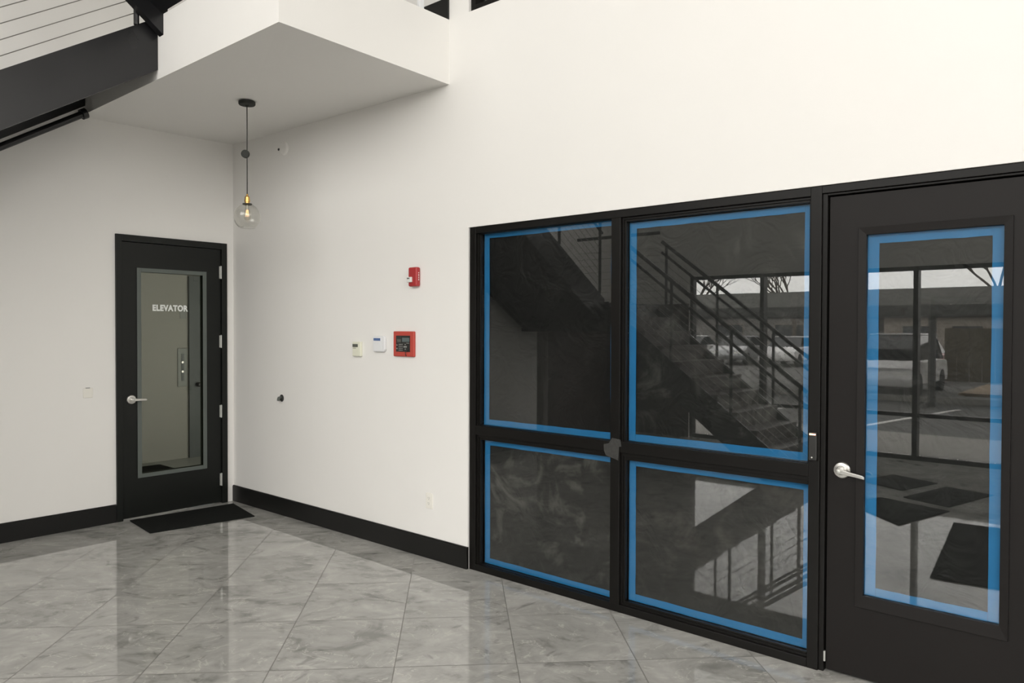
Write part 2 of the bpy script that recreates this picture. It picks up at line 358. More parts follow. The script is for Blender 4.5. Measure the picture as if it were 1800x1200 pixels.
# lobby behind the elevator door
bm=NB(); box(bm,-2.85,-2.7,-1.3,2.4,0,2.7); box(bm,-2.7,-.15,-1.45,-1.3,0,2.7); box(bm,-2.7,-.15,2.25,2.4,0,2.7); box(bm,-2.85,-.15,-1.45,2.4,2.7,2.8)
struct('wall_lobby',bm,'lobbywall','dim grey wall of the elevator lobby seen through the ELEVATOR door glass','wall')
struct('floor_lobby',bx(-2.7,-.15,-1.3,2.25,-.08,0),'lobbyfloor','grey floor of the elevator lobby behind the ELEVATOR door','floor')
E2=thing('door_3','dark grey door at the back of the elevator lobby','door',(-2.7,1.4,0),kind='structure')
bm=NB(); box(bm,-2.7,-2.665,.86,.92,0,2.35); box(bm,-2.7,-2.665,1.86,1.92,0,2.35); box(bm,-2.7,-2.665,.92,1.86,2.29,2.35)
obj('door_frame',bm,'edoor2',E2,.003); obj('door_leaf',bx(-2.7,-2.68,.92,1.86,0,2.29),'edoor2',E2)
bm=NB(); lathe(bm,[(0,0),(.03,0),(.03,.008),(.012,.012),(.012,.03),(.028,.042),(.03,.055),(.02,.066),(0,.068)],24,'X',(-2.68,.975,.945)); obj('knob',bm,'blackpl',E2,smooth=True,label='black round knob')
P=thing('call_panel','grey elevator call panel on the lobby wall behind the ELEVATOR door glass','panel',(-2.7,.78,.93))
obj('plate',bx(-2.7,-2.69,.72,.845,.93,1.42),'callplate',P,.003)
obj('inset_strip',bx(-2.69,-2.687,.765,.80,1.0,1.35),'edoor2',P)
for z in (1.12,1.24):
    bm=NB(); lathe(bm,[(0,0),(.014,0),(.014,.004),(0,.005)],16,'X',(-2.687,.7825,z)); obj('call_button',bm,'steel',P)
tag(obj('notice_card',bx(-2.7,-2.697,.755,.835,1.80,1.92),'callplate'),'small grey card on the lobby wall behind the ELEVATOR lettering','notice')
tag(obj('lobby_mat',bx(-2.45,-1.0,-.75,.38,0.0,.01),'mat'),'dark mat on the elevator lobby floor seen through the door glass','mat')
L=thing('lobby_fill_light','small square fill light added out of view inside the elevator lobby','light',(-1.4,.4,2.7))  # added unseen lamp that brightens the lobby behind the door glass
bm=NB(); box(bm,-1.6,-1.2,.2,.6,2.67,2.70); obj('housing',bm,'white_pl',L,.003)
M['lamp']=mat('lobby_fill_emitter',(1,1,1),.5,emit=(1,.98,.92,1.3)); obj('fill_emitter',bx(-1.58,-1.22,.22,.58,2.664,2.67),'lamp',L)

# ------------------------------------------------------------------ interior storefront (window_1) in the back wall
Wn=thing('window_1','black framed four pane interior window edged inside with blue tape','window',(4.4,.05,0),kind='structure')
yf,yb=.010,.115
bm=NB()
fr=[(3.176,3.232,0,2.383),(5.508,5.562,0,2.383)]
for a,b,c,d in fr: box(bm,a,b,yf,yb,c,d)
box(bm,3.232,5.508,yf,yb,2.338,2.383); box(bm,3.232,5.508,yf,yb,0,.046)
obj('window_frame',bm,'frame',Wn,.0025)
obj('mullion',bx(4.345,4.410,yf-.004,yb,.046,2.338),'frame',Wn,.003)
bm=NB(); box(bm,3.232,4.345,yf,yb,.948,1.012); obj('transom',bm,'frame',Wn,.0025)
bm=NB(); box(bm,4.410,5.508,yf,yb,.952,1.016); obj('transom',bm,'frame',Wn,.0025)
YG=.060
panes=[ # clear opening x0,x1,z0,z1 at the glass, tape outer, tape widths l r b t, film
 ((3.258,4.345,1.012,2.345),(3.262,4.352,1.012,2.342),(.047,.047,.042,.037),'film_a'),
 ((4.432,5.496,1.018,2.312),(4.436,5.490,1.020,2.308),(.046,.030,.041,.036),'film_b'),
 ((3.262,4.345,.050,.912),(3.272,4.352,.052,.908),(.046,.046,.037,.033),'film_c'),
 ((4.436,5.500,.068,.908),(4.442,5.497,.070,.904),(.044,.030,.042,.032),'film_d')]
def lite(par,op,tp,tw,film,yg,clip=None,depth=None):
    x0,x1,z0,z1=op
    bg_=obj('backing_film',bx(x0-.004,x1+.004,yg+.016,yg+.020,z0-.004,z1+.004),film,par)
    a,b,c,d=tp; l,r,bo,t=tw; ya,yb_=yg+.0085,yg+.0105
    for nm,q in (('left',(a,a+l,c,d)),('right',(b-r,b,c,d)),('bottom',(a+l,b-r,c,c+bo)),('top',(a+l,b-r,d-t,d))):
        bm=NB(); x0_,x1_,z0_,z1_=q; n=14
        # hand-laid tape: its edges wander a little
        rnd=random.Random(hash((round(x0_,3),round(z0_,3)))%9999)
        horiz=(x1_-x0_)>(z1_-z0_); A=[];B=[]
        for i in range(n+1):
            e1=rnd.uniform(-.0012,.0012); e2=rnd.uniform(-.0012,.0012)
            if horiz: x=x0_+(x1_-x0_)*i/n; A.append((x,z0_+e1)); B.append((x,z1_+e2))
            else: z=z0_+(z1_-z0_)*i/n; A.append((x0_+e1,z)); B.append((x1_+e2,z))
        prism(bm,A+B[::-1],1,ya,yb_)
        obj('masking_tape',bm,'tape',par,label='blue masking tape strip')
    obj('glass_pane',bx(x0-.004,x1+.004,yg,yg+.006,z0-.004,z1+.004),'glass',par)
def stops(par,outer,inner,y0,y1):
    X0_,X1_,Z0_,Z1_=outer; a,b,c,d=inner; bm=NB()
    if a-X0_>.001: box(bm,X0_,a,y0,y1,Z0_,Z1_)
    if X1_-b>.001: box(bm,b,X1_,y0,y1,Z0_,Z1_)
    box(bm,a,b,y0,y1,Z0_,c); box(bm,a,b,y0,y1,d,Z1_)
    obj('glazing_stop',bm,'frame',par,.0015)
cells=[(3.232,4.345,1.012,2.338),(4.410,5.508,1.016,2.338),(3.232,4.345,.046,.948),(4.410,5.508,.046,.952)]
for (op,tp,tw,f),cell in zip(panes,cells):
    lite(Wn,op,tp,tw,f,YG)
    o2=(max(op[0],cell[0]+.004),min(op[1],cell[1]-.004),max(op[2],cell[2]+.004),min(op[3],cell[3]-.004))
    stops(Wn,cell,o2,.034,YG-.001)
    mid=((cell[0]+o2[0])/2,(cell[1]+o2[1])/2,(cell[2]+o2[2])/2,(cell[3]+o2[3])/2)
    bm=NB(); box(bm,cell[0],mid[0],.026,.034,cell[2],cell[3]); box(bm,mid[1],cell[1],.026,.034,cell[2],cell[3])
    box(bm,mid[0],mid[1],.026,.034,cell[2],mid[2]); box(bm,mid[0],mid[1],.026,.034,mid[3],cell[3]); obj('glazing_bead',bm,'frame',Wn,.001)
# clear scuffed tape left on the crossing of the bars
bm=NB(); prism(bm,[(4.318,.925),(4.402,.905),(4.408,.985),(4.425,.99),(4.418,1.028),(4.36,1.035),(4.335,1.0),(4.300,.99),(4.302,.952)],1,.0045,.0062)
obj('scuffed_patch',bm,'dust',Wn,label='dusty grey tape patch on the crossing bars')

# door 2, right
D=thing('door_2','wide black door with tall blue taped glass at the right edge','door',(6.04,.05,0),kind='structure')
bm=NB(); box(bm,5.5622,5.586,.022,yb,0,2.383); box(bm,6.494,6.60,yf,yb,0,2.383); box(bm,5.5622,6.494,yf,yb,2.345,2.383); box(bm,5.586,6.494,.022,yb,2.334,2.3449)
obj('door_frame',bm,'frame',D,.002)
ly0,ly1=.040,.085
RO=(5.726,6.346,.352,2.168); RG=(5.762,6.313,.412,2.131)
bm=NB(); lx=(5.592,6.489); lz=(.012,2.328)
box(bm,lx[0],RO[0]+.01,ly0,ly1,*lz); box(bm,RO[1]-.01,lx[1],ly0,ly1,*lz); box(bm,RO[0]+.01,RO[1]-.01,ly0,ly1,lz[0],RO[2]+.01); box(bm,RO[0]+.01,RO[1]-.01,ly0,ly1,RO[3]-.01,lz[1])
obj('door_leaf',bm,'doorleaf',D)
bm=NB(); y0,y1=.029,.040
a,b,c,d=RO; e,f,g,h=RG
def rim(y0,y1,O,I,zz):
    # mitred rim whose inner lip slopes back to the glass
    pO=[(O[0],O[2]),(O[1],O[2]),(O[1],O[3]),(O[0],O[3])]; pI=[(I[0],I[2]),(I[1],I[2]),(I[1],I[3]),(I[0],I[3])]
    rows=[[bm.verts.new((x,y,z)) for x,z in pp] for pp,y in ((pO,y1),(pO,y0),(pI,y0+.004),(pI,y1+zz))]
    for A,B in zip(rows,rows[1:]):
        for k in range(4): bm.faces.new((A[k],A[(k+1)%4],B[(k+1)%4],B[k]))
rim(y0,y1,RO,RG,.012)
obj('glass_frame',bm,'doorleaf',D,.0015)
lite(D,(e,f,g,h),(e,f,g,h),(.050,.046,.040,.041),'film_a',.050)
lever(D,(5.660,.040,1.000),(0,-1,0),(1,0,0),.115,.020)
bm=NB(); lathe(bm,[(0,0),(.006,0),(.006,.05),(0,.05)],10,'Z',(5.588,.03,.05)); obj('door_seal_pin',bm,'hinge',D)
# card reader / exit sensor on the jamb
P=thing('door_reader','slim black door reader with an orange light on the black window jamb','reader',(5.535,.01,1.04))
obj('body',bx(5.514,5.553,-.006,.010,1.038,1.176),'blackpl',P,.003)
obj('status_light',bx(5.518,5.548,-.0075,-.006,1.163,1.170),'orange',P,.0005,label='glowing orange status bar')
bm=NB(); lathe(bm,[(0,0),(.004,0),(.004,-.002),(0,-.003)],12,'Y',(5.53,-.006,1.052)); obj('screw',bm,'steel',P)
# upper floor window opening in the back wall
U=thing('window_4','black framed upper floor window at the top edge above the white wall','window',(5,.08,3.87),kind='structure')
bm=NB(); box(bm,3.174,3.215,.02,.12,3.872,5.898); box(bm,8.355,8.398,.02,.12,3.872,5.898); box(bm,3.215,8.355,.02,.12,3.872,3.915); box(bm,3.215,8.355,.02,.12,5.855,5.898)
for x in (4.9,6.6): box(bm,x,x+.05,.02,.12,3.915,5.855)
obj('window_frame',bm,'frame',U,.002)
obj('glass_pane',bx(3.215,8.355,.07,.076,3.915,5.855),'glass',U); obj('backing_film',bx(3.215,8.355,.10,.104,3.915,5.855),'film_a',U)

# ------------------------------------------------------------------ street storefront behind the camera (window_2, window_3)
def storefront(name,label,z0,z1,rails,xs):
    T=thing(name,label,'window',(6.5,YB,z0),kind='structure'); y0,y1=YB-.05,YB+.07
    bm=NB(); box(bm,1.25,XR,y0,y1,z1-.05,z1); box(bm,1.25,XR,y0,y1,z0,z0+.06); box(bm,1.25,1.30,y0,y1,z0+.06,z1-.05); box(bm,XR-.05,XR,y0,y1,z0+.06,z1-.05)
    obj('window_frame',bm,'frame',T,.003)
    for x in xs: obj('mullion',bx(x-.03,x+.03,y0-.01,y1+.01,z0+.06,z1-.05),'frame',T,.003)
    ex=[1.30]+list(xs)+[XR-.05]
    for a,b in zip(ex,ex[1:]):
        a2=a+(.03 if a in xs else 0); b2=b-(.03 if b in xs else 0)
        zs=[z0+.06]+[r for r in rails]+[z1-.05]
        for r in rails: obj('transom',bx(a2,b2,y0,y1,r-.025,r+.025),'frame',T,.003)
        for c,d in zip(zs,zs[1:]): obj('glass_pane',bx(a2,b2,YB+.004,YB+.012,c+(.025 if c in rails else 0),d-(.025 if d in rails else 0)),'frontglass',T)
storefront('window_2','black framed street window wall mirrored in the taped glass',0,2.5,[.585],[2.405,4.44,6.48,8.5,10.3])
storefront('window_3','upper row of street windows above the white wall band',3.55,6.35,[],[2.405,4.44,6.48,8.5,10.3])

T=thing('window_5','upper black framed windows in the far right wall','window',(XR,-3.5,3.55),kind='structure')
bm=NB(); box(bm,XR,XR+.1,-6.25,-.75,3.55,3.61); box(bm,XR,XR+.1,-6.25,-.75,6.29,6.35); box(bm,XR,XR+.1,-6.25,-6.19,3.61,6.29); box(bm,XR,XR+.1,-.81,-.75,3.61,6.29); obj('window_frame',bm,'frame',T,.003)
for a,b in ((-6.19,-4.43),(-4.37,-2.63),(-2.57,-.81)):
    obj('glass_pane',bx(XR+.05,XR+.058,a,b,3.61,6.29),'frontglass',T)
for y in (-4.4,-2.6): obj('mullion',bx(XR,XR+.1,y-.03,y+.03,3.61,6.29),'frame',T,.003)

# ------------------------------------------------------------------ staircase
ST=thing('staircase','black steel staircase with cable railings rising to the balcony','staircase',(2.6,-4.8,0))
k1=.645; xo=1.445
zt=lambda y: 3.865+k1*(y+1.36)      # top edge of the outer stringer of the middle flight
def stringer_yz(x0,x1,yA,yB,top,h,k):
    bm=NB(); T=lambda y: top+k*(y-yA)
    prism(bm,[(yA,T(yA)-h),(yA,T(yA)),(yB,T(yB)),(yB,T(yB)-h)],0,x0,x1)
    # flanges of the channel
    s=.05
    prism(bm,[(yA,T(yA)),(yA,T(yA)-.012),(yB,T(yB)-.012),(yB,T(yB))],0,x0-s,x0)
    prism(bm,[(yA,T(yA)-h),(yA,T(yA)-h+.012),(yB,T(yB)-h+.012),(yB,T(yB)-h)],0,x0-s,x0)
    return bm
yE=-4.15
obj('stringer',stringer_yz(1.432,xo,-1.362,yE,3.865,.365,k1),'stair',ST)
bm=NB(); prism(bm,[(-1.362,3.865),(-1.362,3.50),(yE,3.50+k1*(yE+1.36)),(yE,3.865+k1*(yE+1.36))],0,.06,.12)
obj('stringer',bm,'stair',ST)
obj('wall_pipe',(lambda b:(tube(b,[(.20,-1.42,3.40),(.20,-4.1,3.40-k1*2.68)],.028,14),b)[1])(NB()),'stair',ST,label='black pipe under the flight')
bm=NB(); tube(bm,[(.20,-1.42,3.40),(.20,-1.385,3.42)],.042,14); obj('pipe_collar',bm,'stair',ST)
n=16; rise=(3.865-2.03)/11
for i in range(10):
    y=-1.62-i*(rise/k1); z=3.80-rise*(i+1)+rise*.25
    obj('tread',bx(.12,1.432,y-.02,y+.30,z-.045,z),'tread',ST,.003)
bm=NB(); prism(bm,[(-1.40,3.58),(-1.40,3.60),(yE,3.60+k1*(yE+1.40)),(yE,3.58+k1*(yE+1.40))],0,.125,1.428); obj('underside_plate',bm,'stair',ST)
# landing
LZ=2.03
bm=NB(); box(bm,.06,1.50,-5.45,-4.15,LZ-.06,LZ-.01); box(bm,.06,1.50,-4.17,-4.15,1.645,LZ); box(bm,.06,1.50,-5.45,-5.43,1.645,LZ); box(bm,.06,.08,-5.43,-4.17,1.645,LZ); box(bm,1.48,1.50,-5.43,-4.17,1.645,LZ-.06)
obj('landing',bm,'stair',ST,.003)
obj('landing_post',bx(.30,.42,-4.30,-4.20,0,1.645),'bldg',ST,.004)
# lower flight along +x
k2=.77; xa,xb=1.50,4.12
T2=lambda x: 1.99-k2*(x-xa)
def stringer_xz(y0,y1):
    bm=NB(); h=.42
    xe=xa+1.99/k2; xg=xa+(1.99-h)/k2
    prism(bm,[(xa,T2(xa)-h),(xa,T2(xa)),(xe-.02,.015),(xe-.02,0),(xg,0)],1,y0,y1); return bm
obj('stringer',stringer_xz(-4.20,-4.17),'stair',ST); obj('stringer',stringer_xz(-5.43,-5.40),'stair',ST)
r2=LZ/11
for i in range(10):
    z=LZ-r2*(i+1); x=xa+(i)*(r2/k2)
    obj('tread',bx(x,x+.27,-5.40,-4.20,z-.045,z),'tread',ST,.003)
    obj('riser',bx(x+.245,x+.257,-5.40,-4.20,max(0,z-r2+.003),z-.046),'tread',ST)
def rail_run(pf,ts,posts,par):
    """pf(t,h)->point on the railing plane at height h above the stringer"""
    for t in posts: obj('railing_post',(lambda b:(tube(b,[pf(t,.0),pf(t,.94)],.019,8),b)[1])(NB()),'stair',par)
    for h,r in ((.95,.024),(.80,.018)):
        bm=NB(); tube(bm,[pf(ts[0],h),pf(ts[1],h)],r,10); obj('handrail',bm,'stair',par)
    for j in range(7):
        bm=NB(); tube(bm,[pf(ts[0],.085+j*.098),pf(ts[1],.085+j*.098)],.0032,6); obj('cable',bm,'cable',par)
for y in (-4.185,-5.415): rail_run(lambda t,h,y=y:(t,y,T2(t)+h),(1.55,4.0),(1.62,2.38,3.14,3.92),ST)
rail_run(lambda t,h:(1.439,t,zt(t)+h),(-4.1,-1.49),(-4.05,-3.2,-2.35,-1.505),ST)
# landing rail on the street side
for j in range(8):
    bm=NB(); tube(bm,[(.1,-5.43,LZ+.09+j*.1),(1.5,-5.43,LZ+.09+j*.1)],.0032,6); obj('cable',bm,'cable',ST)
bm=NB(); tube(bm,[(.1,-5.43,LZ+1.0),(1.5,-5.43,LZ+1.0)],.024,10); obj('handrail',bm,'stair',ST)
# upper flight from the balcony towards the street
k3=.63
bm=NB(); Tz=lambda y: 4.06-k3*(y+1.33)
prism(bm,[(-1.33,3.70),(-1.33,3.93),(-1.5,4.15),(-5.2,Tz(-5.2)+.15),(-5.2,Tz(-5.2)-.28),(-1.62,3.925)],0,1.47,1.53); 
obj('upper_stringer',bm,'stair',ST)
bm=NB(); prism(bm,[(-1.372,3.872),(-1.372,3.99),(-5.2,Tz(-5.2)+.0),(-5.2,Tz(-5.2)-.12)],0,1.53,2.72); obj('underside_plate',bm,'stair',ST)

# balcony railing on the +x edge
BR=thing('balcony_railing','white balcony railing post and rail on the upper floor at top centre','railing',(2.95,-.6,3.868))
bm=NB(); box(bm,2.93,2.96,-.262,-.222,3.868,4.95); obj('post',bm,'white_pl',BR,.003)
bm=NB(); box(bm,2.93,2.96,-1.34,-1.30,3.868,4.95); obj('post',bm,'white_pl',BR,.003)
obj('top_rail',bx(2.925,2.965,-1.34,-.01,4.90,4.95),'white_pl',BR,.003)
for j in range(4): obj('rail',bx(2.94,2.95,-1.30,-.01,4.02+j*.2,4.03+j*.2),'cable',BR)

# ------------------------------------------------------------------ pendant lamp
px,py=1.433,-.673
P=thing('pendant_lamp','clear glass globe pendant on a black cord under the balcony soffit','lamp',(px,py,3.43))
bm=NB(); lathe(bm,[(0,3.4345),(.063,3.4345),(.063,3.416),(.058,3.409),(.012,3.407),(.010,3.398),(0,3.398)],40,'Z',(px,py,0)); obj('ceiling_canopy',bm,'cord',P,.001)
bm=NB(); tube(bm,[(px,py,3.40),(px+.001,py,3.2),(px-.001,py,3.06),(px,py,2.9),(px,py,2.71)],.0038,8); obj('cord',bm,'cord',P,smooth=True)
bm=NB(); c=Vector((px-.018,py-.004,3.034)); dirn=Vector((-.653,.757,0))
lathe(bm,[(0,-.011),(.020,-.012),(.031,-.010),(.031,-.004),(.026,0),(.031,.004),(.031,.010),(.020,.012),(0,.011)],28,'Y',(0,0,0))
bmesh.ops.rotate(bm,verts=bm.verts,cent=(0,0,0),matrix=Matrix.Rotation(math.radians(38),3,'Z')); bmesh.ops.translate(bm,verts=bm.verts,vec=c); obj('cord_adjuster',bm,'cord',P,label='round black cord adjuster')
bm=NB(); lathe(bm,[(0,2.722),(.006,2.722),(.009,2.708),(.016,2.702),(.0185,2.698),(.0185,2.680),(.0215,2.678),(.0215,2.662),(.0185,2.660),(.0185,2.645),(0,2.645)],28,'Z',(px,py,0)); obj('socket',bm,'brass',P,label='brass socket')
bm=NB(); lathe(bm,[(0,2.650),(.034,2.648),(.037,2.643),(.034,2.638),(0,2.638)],28,'Z',(px,py,0)); obj('globe_holder',bm,'cord',P)
bm=NB(); R=.103; zc=2.545; prof=[]
for i in range(22):
    a=math.radians(20+i*(148-20)/21); prof.append((R*math.sin(a),zc+R*math.cos(a)))
pin=[((R-.003)*r/R,zc+(z-zc)*(R-.003)/R) for r,z in prof]
lathe(bm,prof+pin[::-1]+[prof[0]],48,'Z',(px,py,0)); obj('glass_globe',bm,'globe',P,smooth=True)
bm=NB(); lathe(bm,[(.012,2.645),(.013,2.625),(.020,2.60),(.028,2.575),(.030,2.555),(.026,2.535),(.015,2.522),(0,2.518)],28,'Z',(px,py,0)); B=obj('bulb',bm,'bulb',P,smooth=True)
bm=NB()
for i in range(6):
    a=i*math.pi/3; b=a+math.pi/6
    tube(bm,[(px+.006*math.cos(a),py+.006*math.sin(a),2.60),(px+.013*math.cos(b),py+.013*math.sin(b),2.548)],.0009,5)
obj('filament',bm,'filament',B)
bm=NB(); tube(bm,[(px,py,2.638),(px,py,2.585)],[.006,.0025],8); obj('bulb_stem',bm,'lens',B)

# ------------------------------------------------------------------ wall devices (back wall, y=0, facing -y)
P=thing('fire_alarm_strobe','red fire alarm horn with a clear strobe above the red framed panel','alarm',(2.635,0,2.06))
obj('housing',bx(2.590,2.682,-.042,0,1.992,2.134),'red',P,.012,seg=4)
obj('strobe_lens',bx(2.590,2.640,-.058,-.040,2.022,2.062),'lens',P,.005,seg=3)
bm=NB()
for i in range(2): box(bm,2.599+i*.014,2.608+i*.014,-.0595,-.058,2.046,2.056)
obj('strobe_reflector',bm,'blackpl',P)
bm=NB()
for i,(c0,c1) in enumerate(((.0,.012),(.018,.026),(.032,.046),(.052,.060))): box(bm,2.6815,2.6828,-.022,-.016,2.036+c0,2.036+c1)
obj('side_lettering',bm,'letter',P,label='small white print down the side')
P=thing('fire_alarm_annunciator','red framed fire alarm annunciator with black keypad and small screen','alarm panel',(2.515,0,1.565))
obj('red_surround',bx(2.400,2.630,-.022,0,1.470,1.660),'redpanel',P,.006,seg=3)
obj('key_plate',bx(2.434,2.592,-.0240,-.022,1.506,1.628),'blackpl',P,.001)
obj('screen',bx(2.505,2.585,-.0248,-.0240,1.581,1.612),'lcdpanel',P)
bm=NB(); 
for z in (1.617,1.605,1.577): box(bm,2.445,2.492,-.0246,-.0240,z,z+.0018)
box(bm,2.447,2.490,-.0244,-.0240,1.581,1.600)
obj('legend_strip',bm,'lcdgrey',P)
for r in range(4):
    for c in range(3):
        x=2.468+c*.016; z=1.562-r*.0145; obj('key',bx(x,x+.008,-.0262,-.0240,z-.003,z+.003),'greypr',P,.0005)
for x,z,w,h in ((2.441,1.556,.010,.008),(2.441,1.530,.010,.008),(2.536,1.561,.010,.006),(2.522,1.544,.036,.009),(2.536,1.527,.010,.006),(2.552,1.572,.030,.003)):
    obj('key',bx(x,x+w,-.0262,-.0240,z-h/2,z+h/2),'greypr',P,.0005)
bm=NB(); tube(bm,[(2.572,-.026,1.527),(2.566,-.031,1.516),(2.552,-.034,1.506),(2.550,-.031,1.488),(2.551,-.025,1.474)],.0032,8); obj('key_cord',bm,'blackpl',P,label='short dark key lead hanging over the red frame')
P=thing('alarm_keypad','white keypad with a blue screen left of the red framed panel','keypad',(2.22,0,1.555))
bm=NB(); prism(bm,[(2.160,1.508),(2.168,1.500),(2.282,1.500),(2.300,1.518),(2.300,1.608),(2.284,1.622),(2.168,1.622),(2.160,1.614)],1,-.026,0); obj('housing',bm,'white_pl',P,.006,seg=3)
obj('front_cover',bx(2.165,2.264,-.0285,-.026,1.508,1.614),'white_pl',P,.001)
obj('screen',bx(2.174,2.254,-.0300,-.0285,1.586,1.606),'lcdblue',P)
P=thing('thermostat','cream wall thermostat with a grey screen, leftmost of the wall controls','thermostat',(1.955,0,1.515))
obj('housing',bx(1.900,2.000,-.026,0,1.458,1.574),'cream_pl',P,.005,seg=3)
obj('screen',bx(1.905,1.972,-.0275,-.026,1.532,1.556),'lcdgrey',P)
for i in range(3): obj('button',bx(1.910+i*.014,1.918+i*.014,-.0276,-.026,1.520,1.5245),'lcdgrey',P)
obj('front_cover',bx(1.905,1.985,-.0275,-.026,1.464,1.512),'cream_pl',P,.001)
P=thing('wall_outlet','white duplex power outlet low on the wall beside the black window frame','outlet',(2.782,0,.42))
obj('plate',bx(2.747,2.817,-.006,0,.363,.478),'outlet',P,.0025,seg=3)
for z in (.440,.402):
    s=obj('socket',bx(2.766,2.798,-.0078,-.006,z-.014,z+.014),'outlet',P,.001)
    bm=NB(); box(bm,2.774,2.7755,-.0082,-.0078,z-.002,z+.007); box(bm,2.788,2.7895,-.0082,-.0078,z-.002,z+.007); box(bm,2.780,2.784,-.0082,-.0078,z-.010,z-.006); obj('slot',bm,'blackpl',s)
P=thing('pipe_stub','small dark metal fitting poking from the white wall near the ELEVATOR door','fitting',(.845,0,1.05))
bm=NB(); lathe(bm,[(0,0),(.032,0),(.032,-.004),(.022,-.008),(0,-.008)],20,'Y',(.842,0,1.052)); obj('escutcheon',bm,'dust',P)
bm=NB(); tube(bm,[(.842,-.006,1.058),(.845,-.032,1.055),(.850,-.040,1.040),(.850,-.042,1.028)],[.014,.014,.014,.011],12); obj('spout',bm,'callplate',P)
P=thing('wall_sensor','faint round white cover plate high on the wall under the soffit','sensor',(.87,0,3.28))
bm=NB(); lathe(bm,[(0,0),(.062,0),(.060,-.010),(.048,-.018),(0,-.020)],32,'Y',(.895,0,3.277)); obj('cover',bm,'wall',P)
bm=NB(); lathe(bm,[(0,0),(.012,0),(.010,-.006),(0,-.007)],14,'Y',(.800,0,3.286)); obj('dark_button',bm,'blackpl',P)
P=thing('card_reader','small white control plate on the wall left of the ELEVATOR door','switch plate',(0,-1.31,1.135))
obj('plate',bx(0,.008,-1.352,-1.275,1.092,1.172),'outlet',P,.003)
obj('slot',bx(.006,.010,-1.333,-1.300,1.170,1.178),'greypr',P)

# door mats
bm=NB(); prism(bm,[(.060,-1.005),(.140,-.085),(.728,-.205),(.596,-1.065)],2,.0005,.010); 
tag(obj('door_mat',bm,'mat',bev=.003),'black mat on the grey tiles in front of the ELEVATOR door','mat')
bm=NB(); prism(bm,[(5.48,-3.58),(5.66,-1.82),(6.58,-1.92),(6.40,-3.68)],2,.0005,.010)
tag(obj('door_mat',bm,'mat',bev=.003),'large black mat mirrored in the right door glass, nearest the glass','mat')
for q,l in (([(4.89,-4.39),(5.11,-5.23),(5.56,-5.10),(5.33,-4.20)],'dark mat mirrored in the right door glass, right of the upper pair'),
            ([(4.30,-5.00),(4.50,-5.60),(5.00,-5.38),(4.80,-4.72)],'dark mat mirrored in the right door glass, farthest from the glass'),
            ([(4.55,-3.75),(4.72,-4.22),(5.37,-4.02),(5.14,-3.18)],'dark mat mirrored in the right door glass, behind the large mat')):
    bm=NB(); prism(bm,q,2,.0005,.010); tag(obj('door_mat',bm,'mat',bev=.003),l,'mat')

# ------------------------------------------------------------------ outside, seen mirrored in the panes
struct('floor_parking',bx(-60,40,-90,YB-2.9,-.30,-.14),'asphalt','asphalt parking lot outside the street windows','parking lot')
struct('floor_sidewalk',bx(-60,40,YB-2.9,YB-.1,-.30,-.02),'concrete','pale concrete sidewalk outside the street windows','sidewalk')
tag(obj('verge',bx(2.6,18,-24.5,-20,-.14,-.06),'dirt'),'strip of bare brown ground beyond the parking bays','ground',kind='stuff')
for x,l in ((-5.75,'farthest from the canopy post'),(-.25,'left of the canopy post'),(2.5,'ending by the canopy post')):
    bm=NB(); prism(bm,[(x,-11.2),(x+.12,-11.2),(x+.9,-15.8),(x+.78,-15.8)],2,-.14,-.134)
    tag(obj('parking_line',bm,'paint_line'),'white painted parking bay line on the asphalt, '+l,'line',group='parking bay lines')
tag(obj('kerb',bx(-1.5,20,-17.4,-17.1,-.14,.02),'kerb',bev=.02),'low concrete kerb beyond the parking bays','kerb')
CN=thing('walkway_canopy','long dark flat canopy on thin posts across the parking lot','canopy',(0,-16,0))
def rotbox(bm,x0,x1,y0,y1,z0,z1,ang,piv): 
    v=box(bm,x0,x1,y0,y1,z0,z1); bmesh.ops.rotate(bm,verts=v,cent=piv,matrix=Matrix.Rotation(ang,3,'Z'))
bm=NB(); box(bm,-30,14,-19.5,-16,2.28,2.68); obj('upper_fascia',bm,'fascia2',CN)
bm=NB(); box(bm,-30,14,-19.4,-15.95,2.02,2.28); obj('lower_beam',bm,'fascia',CN)
for x in (2.73,-5.5,-14.,11): obj('post',bx(x-.07,x+.07,-16.2,-16.06,-.14,2.02),'fascia',CN)
# buildings
def building(name,label,x0,x1,y0,y1,h,m,wins,fh=.5):
    B=thing(name,label,'building',((x0+x1)/2,y1,-.14))
    obj('walls',bx(x0,x1,y0,y1,-.14,h),m,B); obj('roof',bx(x0-.4,x1+.4,y0-.4,y1+.4,h,h+fh),'fascia',B)
    for a,b,c,d in wins:
        w=obj('window',bx(a-.08,b+.08,y1,y1+.06,c-.08,d+.08),'bldg_b',B); obj('pane',bx(a,b,y1+.06,y1+.08,c,d),'shopglass',w)
building('shop_building','long low grey shop building across the parking lot',-34,-6.5,-52,-44,2.6,'bldg',[(-32+i*4,-30.2+i*4,.3,2.0) for i in range(6)])
building('shop_building','tan low building right of the grey shops across the parking lot',-5,2.2,-50,-42,2.4,'bldg_b',[(-4+i*2.4,-2.6+i*2.4,.3,1.9) for i in range(2)])
F=thing('board_fence','tall brown board fence beyond the verge','fence',(4.9,-26,0))
for i in range(20): obj('board',bx(1.1+i*.38,1.46+i*.38,-26.05,-26.0,-.1,1.75),'fence',F)
obj('rail',bx(1.1,8.7,-26.1,-26.05,1.3,1.4),'fence',F)
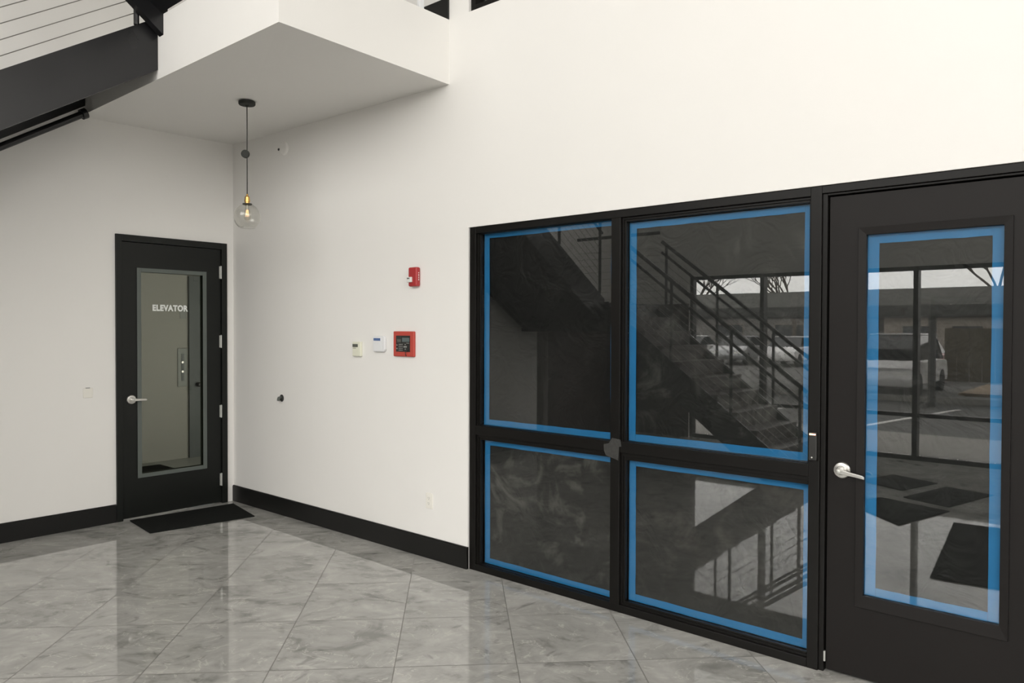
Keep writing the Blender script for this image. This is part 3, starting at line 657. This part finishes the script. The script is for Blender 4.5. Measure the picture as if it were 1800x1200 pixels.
def tree(name,label,x,y,h,seed):
    rnd=random.Random(seed); T=thing(name,label,'tree',(x,y,-.14)); bm=NB(); tb=NB()
    def grow(bmx,p,d,l,r,k):
        q=p+d*l; tube(bmx,[p,p.lerp(q,.5)+Vector((rnd.uniform(-.05,.05),rnd.uniform(-.05,.05),0))*l,q],[r,r*.85,r*.7],5,cap=False)
        if k==0: return
        for _ in range(3):
            nd=(d+Vector((rnd.uniform(-.7,.7),rnd.uniform(-.7,.7),rnd.uniform(-.15,.5)))).normalized()
            grow(bm,q,nd,l*rnd.uniform(.62,.8),r*.6,k-1)
    grow(tb,Vector((x,y,-.14)),Vector((0,0,1)),h*.3,h*.022,5)
    obj('trunk',tb,'bark',T); obj('branches',bm,'bark',T)
tree('bare_tree','bare leafless tree behind the brown board fence',3.0,-30,6.8,3)
tree('bare_tree','bare leafless tree above the tan low building, left of the fence',-9.5,-40.6,7.0,8)
tree('bare_tree','bare leafless tree far left behind the grey shops',-24,-56,9,12)
def car(label,x,y,rz,m,group=None,suv=False):
    T=thing('car',label,'car',(x,y,-.14)); X=Matrix.Translation((x,y,-.14))@Matrix.Rotation(rz,4,'Z')
    def put(name,bm,mm,par,**k):
        bmesh.ops.transform(bm,verts=bm.verts,matrix=X); return obj(name,bm,mm,par,**k)
    H=1.68 if suv else 1.45
    bm=NB(); prism(bm,[(-2.2,.3),(-2.25,.62),(-2.15,.92),(-1.0,.98),(1.5,.98),(2.2,.78),(2.28,.5),(2.2,.3)],1,-.88,.88); b=put('body',bm,m,T,bev=.06)
    bm=NB()
    lo=[(-1.95 if suv else -1.6,.96),(1.15,.96)]; hi=[(-1.7 if suv else -1.05,H),(.35,H)]
    vs_=[]
    for (xx,zz),w in ((lo[0],.82),(lo[1],.82),(hi[1],.66),(hi[0],.66)): vs_.append((bm.verts.new((xx,-w,zz)),bm.verts.new((xx,w,zz))))
    bm.faces.new([v[0] for v in vs_]); bm.faces.new([v[1] for v in vs_][::-1])
    for i in range(4): bm.faces.new((vs_[i][0],vs_[i][1],vs_[(i+1)%4][1],vs_[(i+1)%4][0]))
    put('windows',bm,'shopglass',T,bev=.03)
    bm=NB(); box(bm,hi[0][0]-.02,hi[1][0]+.02,-.67,.67,H-.01,H+.04); put('roof',bm,m,T,bev=.02)
    for wx in (-1.4,1.4):
        for wy in (-.80,.80):
            bm=NB(); lathe(bm,[(0,-.11),(.20,-.11),(.32,-.10),(.33,0),(.32,.10),(.20,.11),(0,.11)],24,'Y',(wx,wy,.33)); put('wheel',bm,'tyre',T)
    for wy in (-.6,.6):
        bm=NB(); box(bm,-2.26,-2.2,wy-.16,wy+.16,.66,.80); put('tail_lamp',bm,'carlamp',T)
        bm=NB(); box(bm,2.2,2.27,wy-.16,wy+.16,.60,.72); put('headlamp',bm,'lens',T)
car('white car parked nearest the street windows, beside the canopy post',1.0,-20.2,math.pi/2,'car_w',suv=True)
car('dark red car parked behind the nearest white car',.0,-26.2,math.pi/2,'car_r')
car('white car parked in front of the grey shops, first of the row',-13.0,-34.5,math.pi/2-.1,'car_w')
car('silver car parked between two white cars',-10.2,-34.5,math.pi/2-.1,'car_s')
car('white car parked in front of the shops, nearest the tan building',-7.4,-34.3,math.pi/2-.05,'car_w')
